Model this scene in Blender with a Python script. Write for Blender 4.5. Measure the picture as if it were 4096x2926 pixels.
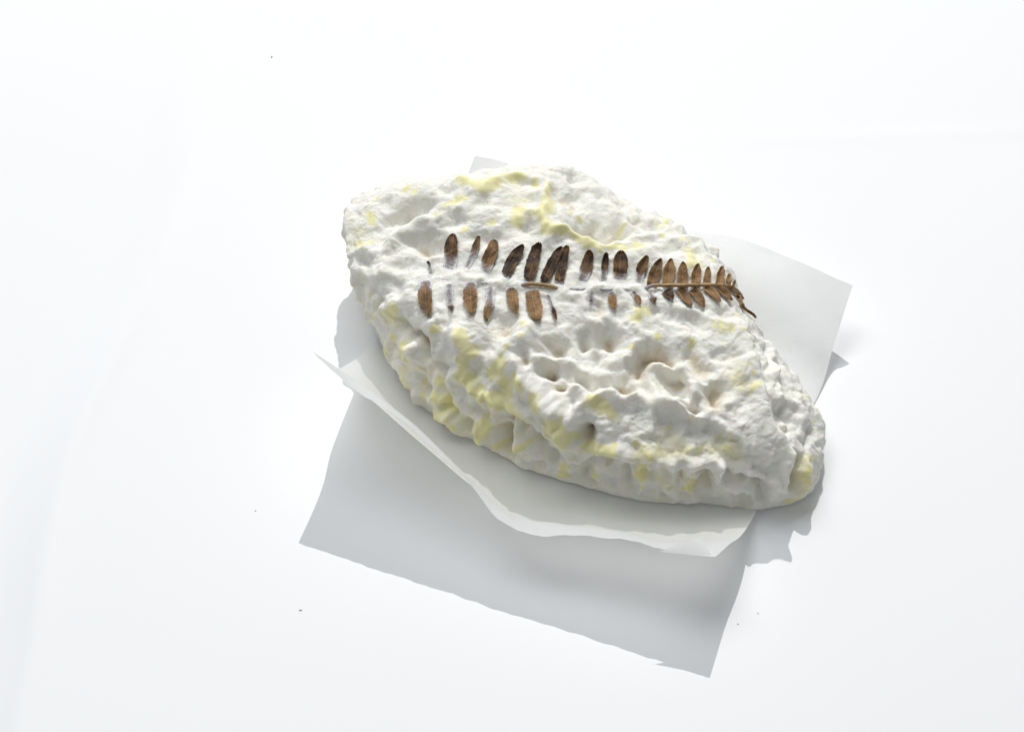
import bpy, bmesh, math, random
import numpy as np
from mathutils import Vector
from mathutils.bvhtree import BVHTree

random.seed(7)
np.random.seed(7)
for o in list(bpy.data.objects):
    bpy.data.objects.remove(o)
scene = bpy.context.scene
coll = scene.collection

# ------------------------------------------------------------------ camera
S = 0.00017                       # metres per photo pixel (photo taken as 2273 px wide) at the table
LENS = 80.0
EL = math.radians(50)
FPX = LENS / 36.0 * 2273.0
CX, CY = 1136.5, 811.9
DIST = FPX * S
FWD = np.array([0, math.cos(EL), -math.sin(EL)])
UPV = np.array([0, math.sin(EL), math.cos(EL)])
RGT = np.array([1.0, 0, 0])
CAM = -DIST * FWD
cd = bpy.data.cameras.new('camera')
cam = bpy.data.objects.new('camera', cd)
coll.objects.link(cam)
cam.location = CAM
cam.rotation_euler = (math.pi / 2 - EL, 0, 0)
cd.lens = LENS
cd.sensor_width = 36
cd.sensor_fit = 'HORIZONTAL'
cd.clip_start = 0.02
cd.clip_end = 50
scene.camera = cam

# ------------------------------------------------------------------ light
world = bpy.data.worlds.new('World')
scene.world = world
world.use_nodes = True
bg = world.node_tree.nodes['Background']
bg.inputs[0].default_value = (0.92, 0.96, 1.0, 1)
bg.inputs[1].default_value = 0.27
kd = bpy.data.lights.new('key_lamp', 'SPOT')
key = bpy.data.objects.new('key_lamp', kd)
coll.objects.link(key)
kvec = Vector((0.085, 1.08, 1.0))
key.location = kvec * 3.4
key.rotation_euler = (-kvec).to_track_quat('-Z', 'Y').to_euler()
kd.energy = 650
kd.shadow_soft_size = 0.012
kd.spot_size = math.radians(35)
kd.spot_blend = 1.0
kd.color = (1.0, 0.985, 0.96)
sd = bpy.data.lights.new('softbox', 'AREA')
soft = bpy.data.objects.new('softbox', sd)
coll.objects.link(soft)
svec = Vector((-0.25, 0.45, 1.0))
soft.location = svec * 2.4
soft.rotation_euler = (-svec).to_track_quat('-Z', 'Y').to_euler()
sd.shape = 'RECTANGLE'
sd.size = 1.9
sd.size_y = 1.3
sd.energy = 34
sd.color = (0.97, 0.985, 1.0)
scene.view_settings.view_transform = 'Standard'
scene.view_settings.look = 'None'
scene.view_settings.exposure = -0.05
scene.view_settings.gamma = 1.0
scene.render.engine = 'CYCLES'
scene.cycles.max_bounces = 14
scene.cycles.diffuse_bounces = 12
scene.cycles.transmission_bounces = 6


# ------------------------------------------------------------------ helpers
def ray(x, y):
    d = FWD + (x - CX) / FPX * RGT - (y - CY) / FPX * UPV
    return d / np.linalg.norm(d)


def P(x, y, h=0.0):
    """photo pixel + height above the table (in photo pixels) -> point in metres"""
    d = ray(x, y)
    t = (h * S - CAM[2]) / d[2]
    return CAM + t * d


ZOFF = {7: (665.9, 321.9), 1: (721.4, 321.9), 2: (1276.0, 321.9), 3: (665.9, 721.4), 4: (1248.6, 721.4), 5: (887.9, 499.4), 6: (1248.6, 532.7), 0: (0, 0)}
ZSC = {7: .5501, 1: .2684, 2: .2684, 3: .2684, 4: .2684, 5: .1830, 6: .1952, 0: 1.0}


def zp(z, x, y):
    return ZOFF[z][0] + x * ZSC[z], ZOFF[z][1] + y * ZSC[z]


def tag(o, label=None, cat=None, group=None, kind=None):
    for k, v in (('label', label), ('category', cat), ('group', group), ('kind', kind)):
        if v:
            o[k] = v
    return o


def mesh_obj(name, verts, faces, mat, parent=None, smooth=True):
    me = bpy.data.meshes.new(name)
    me.from_pydata([tuple(v) for v in verts], [], faces)
    me.update()
    if smooth:
        me.polygons.foreach_set('use_smooth', np.ones(len(me.polygons), dtype=bool))
    o = bpy.data.objects.new(name, me)
    coll.objects.link(o)
    if mat:
        me.materials.append(mat)
    if parent:
        o.parent = parent
    return o


def grid_faces(nr, nc, closed=False):
    f = []
    for i in range(nr - 1):
        for j in range(nc if closed else nc - 1):
            k = (j + 1) % nc
            f.append((i * nc + j, i * nc + k, (i + 1) * nc + k, (i + 1) * nc + j))
    return f


def set_attr(me, name, arr):
    a = me.attributes.new(name, 'FLOAT', 'POINT')
    a.data.foreach_set('value', np.ascontiguousarray(arr, dtype=np.float32))


def catmull(pts, n, closed=False):
    """sample n points uniformly in parameter over a Catmull-Rom curve; pts (k, ...)"""
    pts = np.asarray(pts, float)
    k = len(pts)
    t = np.linspace(0, k, n, endpoint=False) if closed else np.linspace(0, k - 1, n)
    i = np.floor(t).astype(int)
    if not closed:
        i = np.minimum(i, k - 2)
    f = (t - i).reshape((-1,) + (1,) * (pts.ndim - 1))
    if closed:
        p0, p1, p2, p3 = (pts[(i + d) % k] for d in (-1, 0, 1, 2))
    else:
        p1, p2 = pts[i], pts[i + 1]
        p0 = np.where((i > 0).reshape(f.shape), pts[np.maximum(i - 1, 0)], 2 * p1 - p2)
        p3 = np.where((i < k - 2).reshape(f.shape), pts[np.minimum(i + 2, k - 1)], 2 * p2 - p1)
    return .5 * (2 * p1 + (p2 - p0) * f + (2 * p0 - 5 * p1 + 4 * p2 - p3) * f ** 2 + (3 * p1 - p0 - 3 * p2 + p3) * f ** 3)


_G = np.random.RandomState(3).normal(size=(4096, 3))
_G /= np.linalg.norm(_G, axis=1)[:, None]


def perlin(p, seed=0):
    pi = np.floor(p).astype(np.int64)
    f = p - pi
    w = f * f * f * (f * (f * 6 - 15) + 10)
    out = 0
    for dx in (0, 1):
        wx = w[:, 0] if dx else 1 - w[:, 0]
        for dy in (0, 1):
            wy = w[:, 1] if dy else 1 - w[:, 1]
            for dz in (0, 1):
                wz = w[:, 2] if dz else 1 - w[:, 2]
                h = ((pi[:, 0] + dx) * 73856093 ^ (pi[:, 1] + dy) * 19349663 ^ (pi[:, 2] + dz) * 83492791 ^ (seed * 2654435 + 977)) & 0x7fffffff
                h = (h ^ (h >> 13)) * 1274126177 & 0x7fffffff
                g = _G[(h >> 8) % 4096]
                out = out + wx * wy * wz * (g[:, 0] * (f[:, 0] - dx) + g[:, 1] * (f[:, 1] - dy) + g[:, 2] * (f[:, 2] - dz))
    return out


def fbm(p, seed=0, octv=3):
    r, a = 0, 1.0
    for k in range(octv):
        r = r + a * perlin(p * 2 ** k, seed + k)
        a *= .5
    return r


def sstep(a, b, x):
    t = np.clip((x - a) / (b - a), 0, 1)
    return t * t * (3 - 2 * t)


class NT:
    """tiny node-tree helper"""

    def __init__(self, name):
        self.m = bpy.data.materials.new(name)
        self.m.use_nodes = True
        self.t = self.m.node_tree
        self.t.nodes.clear()
        self.out = self.n('ShaderNodeOutputMaterial')

    def n(self, typ, props=None, **inp):
        nd = self.t.nodes.new(typ)
        for k, v in (props or {}).items():
            setattr(nd, k, v)
        for k, v in inp.items():
            self.set(nd, k.replace('_', ' '), v)
        return nd

    def set(self, nd, k, v):
        s = nd.inputs[int(k[1:])] if k[0] == '#' else nd.inputs[k]
        if isinstance(v, bpy.types.NodeSocket):
            self.t.links.new(v, s)
        else:
            s.default_value = v

    def attr(self, name):
        return self.n('ShaderNodeAttribute', {'attribute_name': name}).outputs['Fac']

    def math(self, op, a, b=0.0, clamp=False):
        nd = self.n('ShaderNodeMath', {'operation': op, 'use_clamp': clamp})
        self.set(nd, '#0', a)
        self.set(nd, '#1', b)
        return nd.outputs[0]

    def mix(self, fac, a, b):
        nd = self.n('ShaderNodeMix', {'data_type': 'RGBA'})
        self.set(nd, '#0', fac)
        self.set(nd, '#6', a)
        self.set(nd, '#7', b)
        return nd.outputs[2]

    def ramp(self, fac, lo, hi):
        nd = self.n('ShaderNodeMapRange', {'interpolation_type': 'SMOOTHSTEP'})
        self.set(nd, '#0', fac)
        self.set(nd, '#1', lo)
        self.set(nd, '#2', hi)
        return nd.outputs[0]

    def noise(self, scale, detail=3, rough=.5, vec=None):
        nd = self.n('ShaderNodeTexNoise')
        nd.inputs['Scale'].default_value = scale
        nd.inputs['Detail'].default_value = detail
        nd.inputs['Roughness'].default_value = rough
        co = vec or self.n('ShaderNodeTexCoord').outputs['Object']
        self.t.links.new(co, nd.inputs['Vector'])
        return nd.outputs['Fac']

    def bump(self, height, dist, strength=1.0):
        nd = self.n('ShaderNodeBump')
        self.set(nd, 'Height', height)
        self.set(nd, 'Distance', dist)
        self.set(nd, 'Strength', strength)
        return nd.outputs[0]

    def surf(self, s):
        self.t.links.new(s, self.out.inputs['Surface'])
        return self.m


# ------------------------------------------------------------------ materials
def mat_table():
    k = NT('white_sheet')
    n = k.noise(6, 3)
    c = k.mix(n, (.865, .875, .89, 1), (.885, .893, .905, 1))
    b = k.n('ShaderNodeBsdfPrincipled', Base_Color=c, Roughness=.6)
    b.inputs['Specular IOR Level'].default_value = .25
    return k.surf(b.outputs[0])


def mat_paper():
    k = NT('wax_paper')
    n1 = k.noise(60, 4, .6)
    n2 = k.noise(900, 3, .6)
    gr = k.ramp(k.math('ADD', k.attr('grease'), k.math('MULTIPLY', k.math('SUBTRACT', n1, .5), .8)), .35, .8)
    c = k.mix(n1, (.91, .913, .908, 1), (.945, .947, .943, 1))
    c = k.mix(gr, c, (.90, .895, .82, 1))
    h = k.math('ADD', k.math('MULTIPLY', n1, 1.2), k.math('MULTIPLY', n2, .12))
    nb = k.bump(h, .0012, .35)
    b = k.n('ShaderNodeBsdfPrincipled', Base_Color=c, Roughness=.55, Normal=nb)
    b.inputs['Specular IOR Level'].default_value = .3
    t = k.n('ShaderNodeBsdfTranslucent', Color=(.95, .95, .94, 1), Normal=nb)
    m = k.n('ShaderNodeMixShader')
    m.inputs[0].default_value = .63
    k.t.links.new(b.outputs[0], m.inputs[1])
    k.t.links.new(t.outputs[0], m.inputs[2])
    return k.surf(m.outputs[0])


def mat_cheese():
    k = NT('mould_rind')
    n1 = k.noise(420, 4, .6)
    n2 = k.noise(2600, 3, .65)
    n3 = k.noise(90, 3, .5)
    bare = k.attr('bare')
    thin = k.attr('thin')
    e = k.math('ADD', bare, k.math('MULTIPLY', k.math('SUBTRACT', n1, .5), .9))
    e = k.math('ADD', e, k.math('MULTIPLY', k.math('SUBTRACT', k.noise(170, 2, .5), .5), 1.1))
    bm_ = k.math('MULTIPLY', k.ramp(e, .30, .72), .9)
    white = k.mix(n3, (.91, .89, .80, 1), (.945, .93, .87, 1))
    tn = k.ramp(k.math('ADD', thin, k.math('MULTIPLY', k.math('SUBTRACT', n1, .5), .7)), .25, .95)
    white = k.mix(k.math('MULTIPLY', tn, .9), white, (.85, .81, .53, 1))
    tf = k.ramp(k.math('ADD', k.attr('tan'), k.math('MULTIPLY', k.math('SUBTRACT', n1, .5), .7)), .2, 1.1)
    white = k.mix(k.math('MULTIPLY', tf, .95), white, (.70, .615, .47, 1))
    yel = k.mix(n3, (.80, .755, .37, 1), (.845, .81, .50, 1))
    c = k.mix(bm_, white, yel)
    fz = k.math('SUBTRACT', 1.0, bm_)
    h = k.math('ADD', k.math('MULTIPLY', k.math('SUBTRACT', n2, .5), .7), k.math('SUBTRACT', n1, .5))
    h = k.math('MULTIPLY', h, k.math('ADD', k.math('MULTIPLY', fz, .9), .1))
    nb = k.bump(h, .0008, .75)
    b = k.n('ShaderNodeBsdfPrincipled', Base_Color=c, Normal=nb)
    k.set(b, 'Roughness', k.math('SUBTRACT', .95, k.math('MULTIPLY', bm_, .5)))
    b.inputs['Specular IOR Level'].default_value = .2
    b.inputs['Subsurface Weight'].default_value = .65
    b.inputs['Subsurface Radius'].default_value = (1.0, .75, .45)
    b.inputs['Subsurface Scale'].default_value = .0015
    return k.surf(b.outputs[0])


def mat_fuzz():
    k = NT('mould_hair')
    b = k.n('ShaderNodeBsdfDiffuse', Color=(.97, .965, .95, 1))
    t = k.n('ShaderNodeBsdfTranslucent', Color=(.97, .965, .95, 1))
    m = k.n('ShaderNodeMixShader')
    m.inputs[0].default_value = .45
    k.t.links.new(b.outputs[0], m.inputs[1])
    k.t.links.new(t.outputs[0], m.inputs[2])
    return k.surf(m.outputs[0])


def mat_leaf():
    k = NT('dry_fern')
    u = k.attr('leaf_u')       # 0 base .. 1 tip
    v = k.attr('leaf_v')       # -1 .. 1 across
    tone = k.attr('tone')      # 0 pale .. 1 dark
    mould = k.attr('mould')
    n1 = k.noise(900, 4, .6)
    n2 = k.noise(260, 3, .6)
    n3 = k.noise(3500, 2, .6)
    av = k.math('ABSOLUTE', v)
    # side veins slanting to the tip
    ph = k.math('ADD', k.math('SUBTRACT', k.math('MULTIPLY', u, 12.0), k.math('MULTIPLY', av, 2.3)), k.math('MULTIPLY', n2, 2.2))
    wv = k.math('SINE', k.math('MULTIPLY', ph, 6.283))
    vein = k.math('MULTIPLY', k.ramp(wv, .35, .95), k.ramp(n1, .35, .6))
    mid = k.math('SUBTRACT', 1.0, k.ramp(av, .035, .12))
    rim = k.ramp(av, .86, .97)
    tt = k.math('ADD', tone, k.math('MULTIPLY', k.math('SUBTRACT', n2, .5), 2.2), True)
    c = k.mix(tt, (.30, .160, .058, 1), (.018, .008, .004, 1))
    vc = k.mix(tt, (.50, .34, .17, 1), (.11, .055, .022, 1))
    c = k.mix(k.math('MULTIPLY', vein, .7), c, vc)
    c = k.mix(k.math('MULTIPLY', k.math('MAXIMUM', mid, rim), .75), c, vc)
    mm = k.math('ADD', mould, k.math('MULTIPLY', k.math('SUBTRACT', k.math('ADD', k.math('MULTIPLY', n1, .6), k.math('MULTIPLY', n3, .4)), .5), 1.1))
    mm = k.ramp(mm, .12, 1.0)
    c = k.mix(k.ramp(mm, .0, .55), c, (.36, .33, .345, 1))
    c = k.mix(k.ramp(mm, .42, 1.0), c, (.88, .87, .84, 1))
    h = k.math('ADD', k.math('ADD', k.math('MULTIPLY', vein, .6), mid), k.math('MULTIPLY', n1, .5))
    nb = k.bump(h, .0005, .7)
    b = k.n('ShaderNodeBsdfPrincipled', Base_Color=c, Roughness=.55, Normal=nb)
    b.inputs['Specular IOR Level'].default_value = .35
    return k.surf(b.outputs[0])


def mat_dust():
    k = NT('dust')
    b = k.n('ShaderNodeBsdfPrincipled', Roughness=.9)
    b.inputs['Base Color'].default_value = (.66, .66, .65, 1)
    return k.surf(b.outputs[0])


# ------------------------------------------------------------------ table: white backing sheet with slight waves
def build_table():
    xs = np.concatenate([np.linspace(-.9, -.27, 22), np.linspace(-.26, .26, 261), np.linspace(.27, .9, 22)])
    ys = np.concatenate([np.linspace(-.7, -.24, 20), np.linspace(-.23, .25, 241), np.linspace(.26, 1.3, 44)])
    X, Y = np.meshgrid(xs, ys)
    p = np.stack([X.ravel(), Y.ravel(), np.zeros(X.size)], 1)
    # the sheet lifts in a very shallow wave at the left, away from the cheese
    d = p[:, 0] + .163 - .032 * sstep(-.07, .11, p[:, 1]) + .004 * perlin(p * 14, 8)
    z = -.0035 * sstep(0, -.022, d) * sstep(.22, -.04, p[:, 1])
    z += .0006 * perlin(p * 5, 4) * sstep(.13, .25, np.hypot(p[:, 0] - .02, p[:, 1]))
    z += .0010 * np.exp(-(d / .005) ** 2) * sstep(.16, -.04, p[:, 1])
    z += .00016 * np.exp(-((p[:, 1] - .118 - .04 * p[:, 0]) / .004) ** 2) * sstep(.05, .12, p[:, 0])
    p[:, 2] = z
    o = mesh_obj('table_surface', p, grid_faces(305, 305), mat_table())
    tag(o, kind='structure')


build_table()

# ------------------------------------------------------------------ wax paper, curling up at its edges
PROWS = [
    [(1055, 345, 100), (1150, 372, 75), (1300, 430, 55), (1450, 485, 55), (1560, 516, 65), (1630, 526, 75), (1690, 545, 85), (1740, 566, 92), (1800, 592, 103), (1850, 615, 110), (1893, 633, 118)],
    [(1000, 480, 12), (1100, 520, 5), (1200, 556, 4), (1300, 590, 4), (1400, 625, 6), (1480, 655, 8), (1560, 680, 12), (1640, 705, 18), (1720, 730, 25), (1790, 750, 32), (1850, 768, 40)],
    [(915, 620, 2), (1000, 650, 2), (1090, 680, 2), (1180, 710, 2), (1270, 740, 2), (1360, 770, 2), (1450, 800, 2), (1540, 830, 2), (1630, 855, 2), (1720, 875, 3), (1812, 885, 5)],
    [(835, 755, 4), (860, 795, 2), (905, 848, 2), (965, 912, 2), (1030, 958, 2), (1120, 1005, 2), (1210, 1050, 2), (1310, 1075, 2), (1430, 1100, 2), (1560, 1105, 2), (1693, 1108, 2)],
    [(755, 817, 105), (795, 852, 110), (845, 900, 105), (905, 955, 90), (965, 1005, 75), (1040, 1065, 58), (1130, 1122, 48), (1240, 1150, 48), (1370, 1170, 54), (1480, 1188, 62), (1650, 1182, 70)],
    [(733, 806, 180), (772, 832, 178), (840, 880, 172), (910, 935, 158), (975, 995, 136), (1050, 1068, 105), (1142, 1150, 84), (1250, 1166, 90), (1385, 1184, 104), (1485, 1206, 110), (1618, 1208, 112)],
    [(692, 780, 268), (790, 868, 233), (875, 919, 218), (958, 990, 190), (1042, 1071, 157), (1101, 1146, 124), (1190, 1188, 115), (1280, 1187, 131), (1400, 1200, 146), (1490, 1224, 149), (1588, 1236, 161)],
]


def build_paper():
    rows = []
    for r in PROWS:
        pts = np.array([P(*q) for q in r])
        rows.append(catmull(pts, 121))
    g = catmull(np.array(rows), 109)          # (109, 121, 3)
    nr, nc = g.shape[:2]
    p = g.reshape(-1, 3)
    vv = np.repeat(np.linspace(0, 1, nr), nc)
    uu = np.tile(np.linspace(0, 1, nc), nr)
    edge = np.maximum(sstep(.70, 1, vv), sstep(.25, 0, vv))
    wr = (perlin(p * 75, 21) * .0007 + np.abs(perlin(p * 48, 22)) * .0012) * (1 - .75 * sstep(.85, 1, vv))
    p[:, 2] += wr * edge
    cr = np.abs(perlin(np.stack([p[:, 0] * 38 + p[:, 1] * 30, p[:, 1] * 14 - p[:, 0] * 10, p[:, 0] * 0], 1), 23))
    p[:, 2] += .0016 * (np.sqrt(cr ** 2 + .0008) - .2) * sstep(.33, .1, vv)
    # torn, not quite straight rims
    p[:, 1] += (.0009 * perlin(np.stack([uu * 30, vv * 0 + 3.3, vv * 0], 1), 5) + .0004 * perlin(np.stack([uu * 90, vv * 0 + 3.3, vv * 0], 1), 6)) * sstep(.93, 1, vv)
    p[:, 2] = np.maximum(p[:, 2], .0003)
    root = mesh_obj('paper_sheet', p, grid_faces(nr, nc), mat_paper())
    gx = sstep(.45, .62, vv) * sstep(.86, .70, vv)
    set_attr(root.data, 'grease', gx * sstep(0, .15, uu))
    tag(root, 'crumpled sheet of white wax paper curling up under the cheese', 'paper')
    # small corner of the near rim turned over
    a, b, c = P(1465, 1224, 150), P(1555, 1198, 158), P(1582, 1235, 157)
    n = 9
    vs, fs = [], []
    for i in range(n):
        for j in range(n):
            u, v = i / (n - 1), j / (n - 1)
            q = a * (1 - u) + (c * (1 - v) + b * v) * u
            q = q + np.array([0, .0010, .0008]) * math.sin(u * 2.6) * v
            vs.append(q)
    f = mesh_obj('folded_corner', vs, grid_faces(n, n), root.data.materials[0], root)
    set_attr(f.data, 'grease', np.zeros(len(vs)))


build_paper()

# ------------------------------------------------------------------ cheese body: lofted from rings, then sculpted
SH = [(787, 520, 195), (806, 432, 200), (900, 398, 205), (1040, 382, 218), (1160, 360, 225), (1280, 370, 220), (1366, 428, 214), (1470, 488, 208), (1564, 543, 206), (1608, 612, 206), (1645, 722, 205), (1688, 822, 195), (1718, 930, 168), (1748, 1020, 125), (1758, 1066, 78), (1680, 1072, 98), (1560, 1042, 130), (1430, 1017, 150), (1320, 980, 165), (1220, 915, 180), (1120, 860, 190), (1030, 800, 195), (930, 740, 190), (848, 685, 180), (802, 600, 187)]
BU = [(767, 545, 145), (769, 475, 140), (880, 448, 100), (1050, 442, 100), (1170, 432, 100), (1294, 432, 105), (1400, 480, 105), (1505, 535, 105), (1600, 588, 102), (1648, 662, 100), (1712, 765, 100), (1778, 838, 90), (1822, 935, 75), (1824, 1000, 60), (1808, 1060, 45), (1700, 1112, 40), (1560, 1092, 55), (1430, 1082, 60), (1310, 1052, 65), (1190, 1007, 70), (1080, 952, 75), (970, 892, 80), (887, 812, 85), (828, 722, 78), (785, 632, 112)]
BO = [(835, 640), (835, 580), (890, 508), (1050, 500), (1165, 490), (1275, 495), (1370, 545), (1470, 600), (1570, 650), (1625, 720), (1690, 820), (1750, 885), (1795, 975), (1803, 1030), (1785, 1103), (1700, 1126), (1560, 1116), (1430, 1112), (1300, 1080), (1180, 1042), (1070, 988), (965, 922), (895, 845), (850, 757), (835, 700)]
IN = [(880, 540, 225), (890, 490, 230), (950, 460, 245), (1040, 432, 256), (1140, 425, 262), (1225, 438, 260), (1300, 478, 252), (1392, 530, 246), (1488, 580, 238), (1540, 640, 235), (1570, 720, 230), (1600, 810, 220), (1620, 890, 205), (1640, 950, 185), (1640, 990, 165), (1600, 985, 165), (1520, 960, 180), (1430, 930, 200), (1340, 890, 215), (1260, 840, 225), (1180, 790, 230), (1090, 740, 232), (1000, 690, 228), (930, 640, 222), (890, 590, 222)]
SPN = [(1000, 560, 245), (1080, 590, 250), (1160, 620, 253), (1240, 650, 255), (1320, 690, 252), (1390, 730, 248), (1450, 770, 242), (1490, 810, 235), (1530, 850, 225)]
SPI = [0, 0, 0, 1, 2, 3, 4, 5, 6, 7, 8, 8, 8, 8, 8, 7, 6, 5, 4, 3, 2, 1, 0, 0, 0]


def base_body():
    prof = []
    for i in range(25):
        sp = P(*SPN[SPI[i]])
        bo = P(*BO[i], 4)
        ctr = np.array([sp[0], sp[1], 5 * S])
        mid = (bo + ctr) / 2
        mid[2] = 4 * S
        prof.append([ctr, mid, bo, P(*BU[i]), P(*SH[i]), P(*IN[i]), sp])
    g = np.array(prof)                                   # (25, 7, 3)
    g = catmull(g, 150, closed=True)                     # around
    g = catmull(np.transpose(g, (1, 0, 2)), 49)          # up the profile
    nr, nc = g.shape[:2]
    vs = g.reshape(-1, 3)
    fs = grid_faces(nr, nc, closed=True)
    fs = [f[::-1] for f in fs]
    me = bpy.data.meshes.new('body_base')
    me.from_pydata([tuple(v) for v in vs], [], fs)
    bm = bmesh.new()
    bm.from_mesh(me)
    # close the two seams (spine above, matching line below)
    for r in (0, nr - 1):
        loop = [bm.verts[i] for i in ()]
    bm.verts.ensure_lookup_table()
    bmesh.ops.remove_doubles(bm, verts=bm.verts, dist=1e-5)
    bmesh.ops.holes_fill(bm, edges=[e for e in bm.edges if e.is_boundary], sides=0)
    bmesh.ops.recalc_face_normals(bm, faces=bm.faces)
    for _ in range(4):
        bmesh.ops.smooth_vert(bm, verts=bm.verts, factor=.5, use_axis_x=True, use_axis_y=True, use_axis_z=True)
    bm.to_mesh(me)
    bm.free()
    o = bpy.data.objects.new('body_base', me)
    coll.objects.link(o)
    md = o.modifiers.new('vox', 'REMESH')
    md.mode = 'VOXEL'
    md.voxel_size = .00042
    ms = o.modifiers.new('sm', 'SMOOTH')
    ms.iterations = 6
    dg = bpy.context.evaluated_depsgraph_get()
    ev = o.evaluated_get(dg)
    m2 = bpy.data.meshes.new_from_object(ev)
    bpy.data.objects.remove(o)
    return m2


cheese_me = base_body()
NV = len(cheese_me.vertices)
V = np.empty(NV * 3, np.float32)
cheese_me.vertices.foreach_get('co', V)
V = V.reshape(-1, 3).astype(float)
N = np.empty(NV * 3, np.float32)
cheese_me.vertex_normals.foreach_get('vector', N)
N = N.reshape(-1, 3).astype(float)


def bvh_of(me, co=None):
    np_ = len(me.polygons)
    ls = np.empty(len(me.loops), np.int32)
    me.loops.foreach_get('vertex_index', ls)
    st = np.empty(np_, np.int32)
    me.polygons.foreach_get('loop_start', st)
    tt = np.empty(np_, np.int32)
    me.polygons.foreach_get('loop_total', tt)
    polys = [ls[a:a + b].tolist() for a, b in zip(st, tt)]
    return BVHTree.FromPolygons([tuple(v) for v in (V if co is None else co)], polys)


BVH = bvh_of(cheese_me)


def hit(x, y, bvh=None):
    """the point of the cheese seen at photo pixel (x, y)"""
    d = ray(x, y)
    loc, nor, idx, dist = (bvh or BVH).ray_cast(Vector(CAM), Vector(d))
    if loc is None or dist > DIST * 1.6:
        loc, nor, idx, dist = (bvh or BVH).find_nearest(Vector(P(x, y, 110)))
    return np.array(loc), np.array(nor)


def poly_dist(p, pts):
    """distance of points p to a polyline"""
    if len(pts) == 1:
        return np.linalg.norm(p - pts[0], axis=1)
    best = np.full(len(p), 1e9)
    for a, b in zip(pts[:-1], pts[1:]):
        ab = b - a
        t = np.clip((p - a) @ ab / max(ab @ ab, 1e-12), 0, 1)
        best = np.minimum(best, np.linalg.norm(p - a - t[:, None] * ab, axis=1))
    return best


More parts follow.
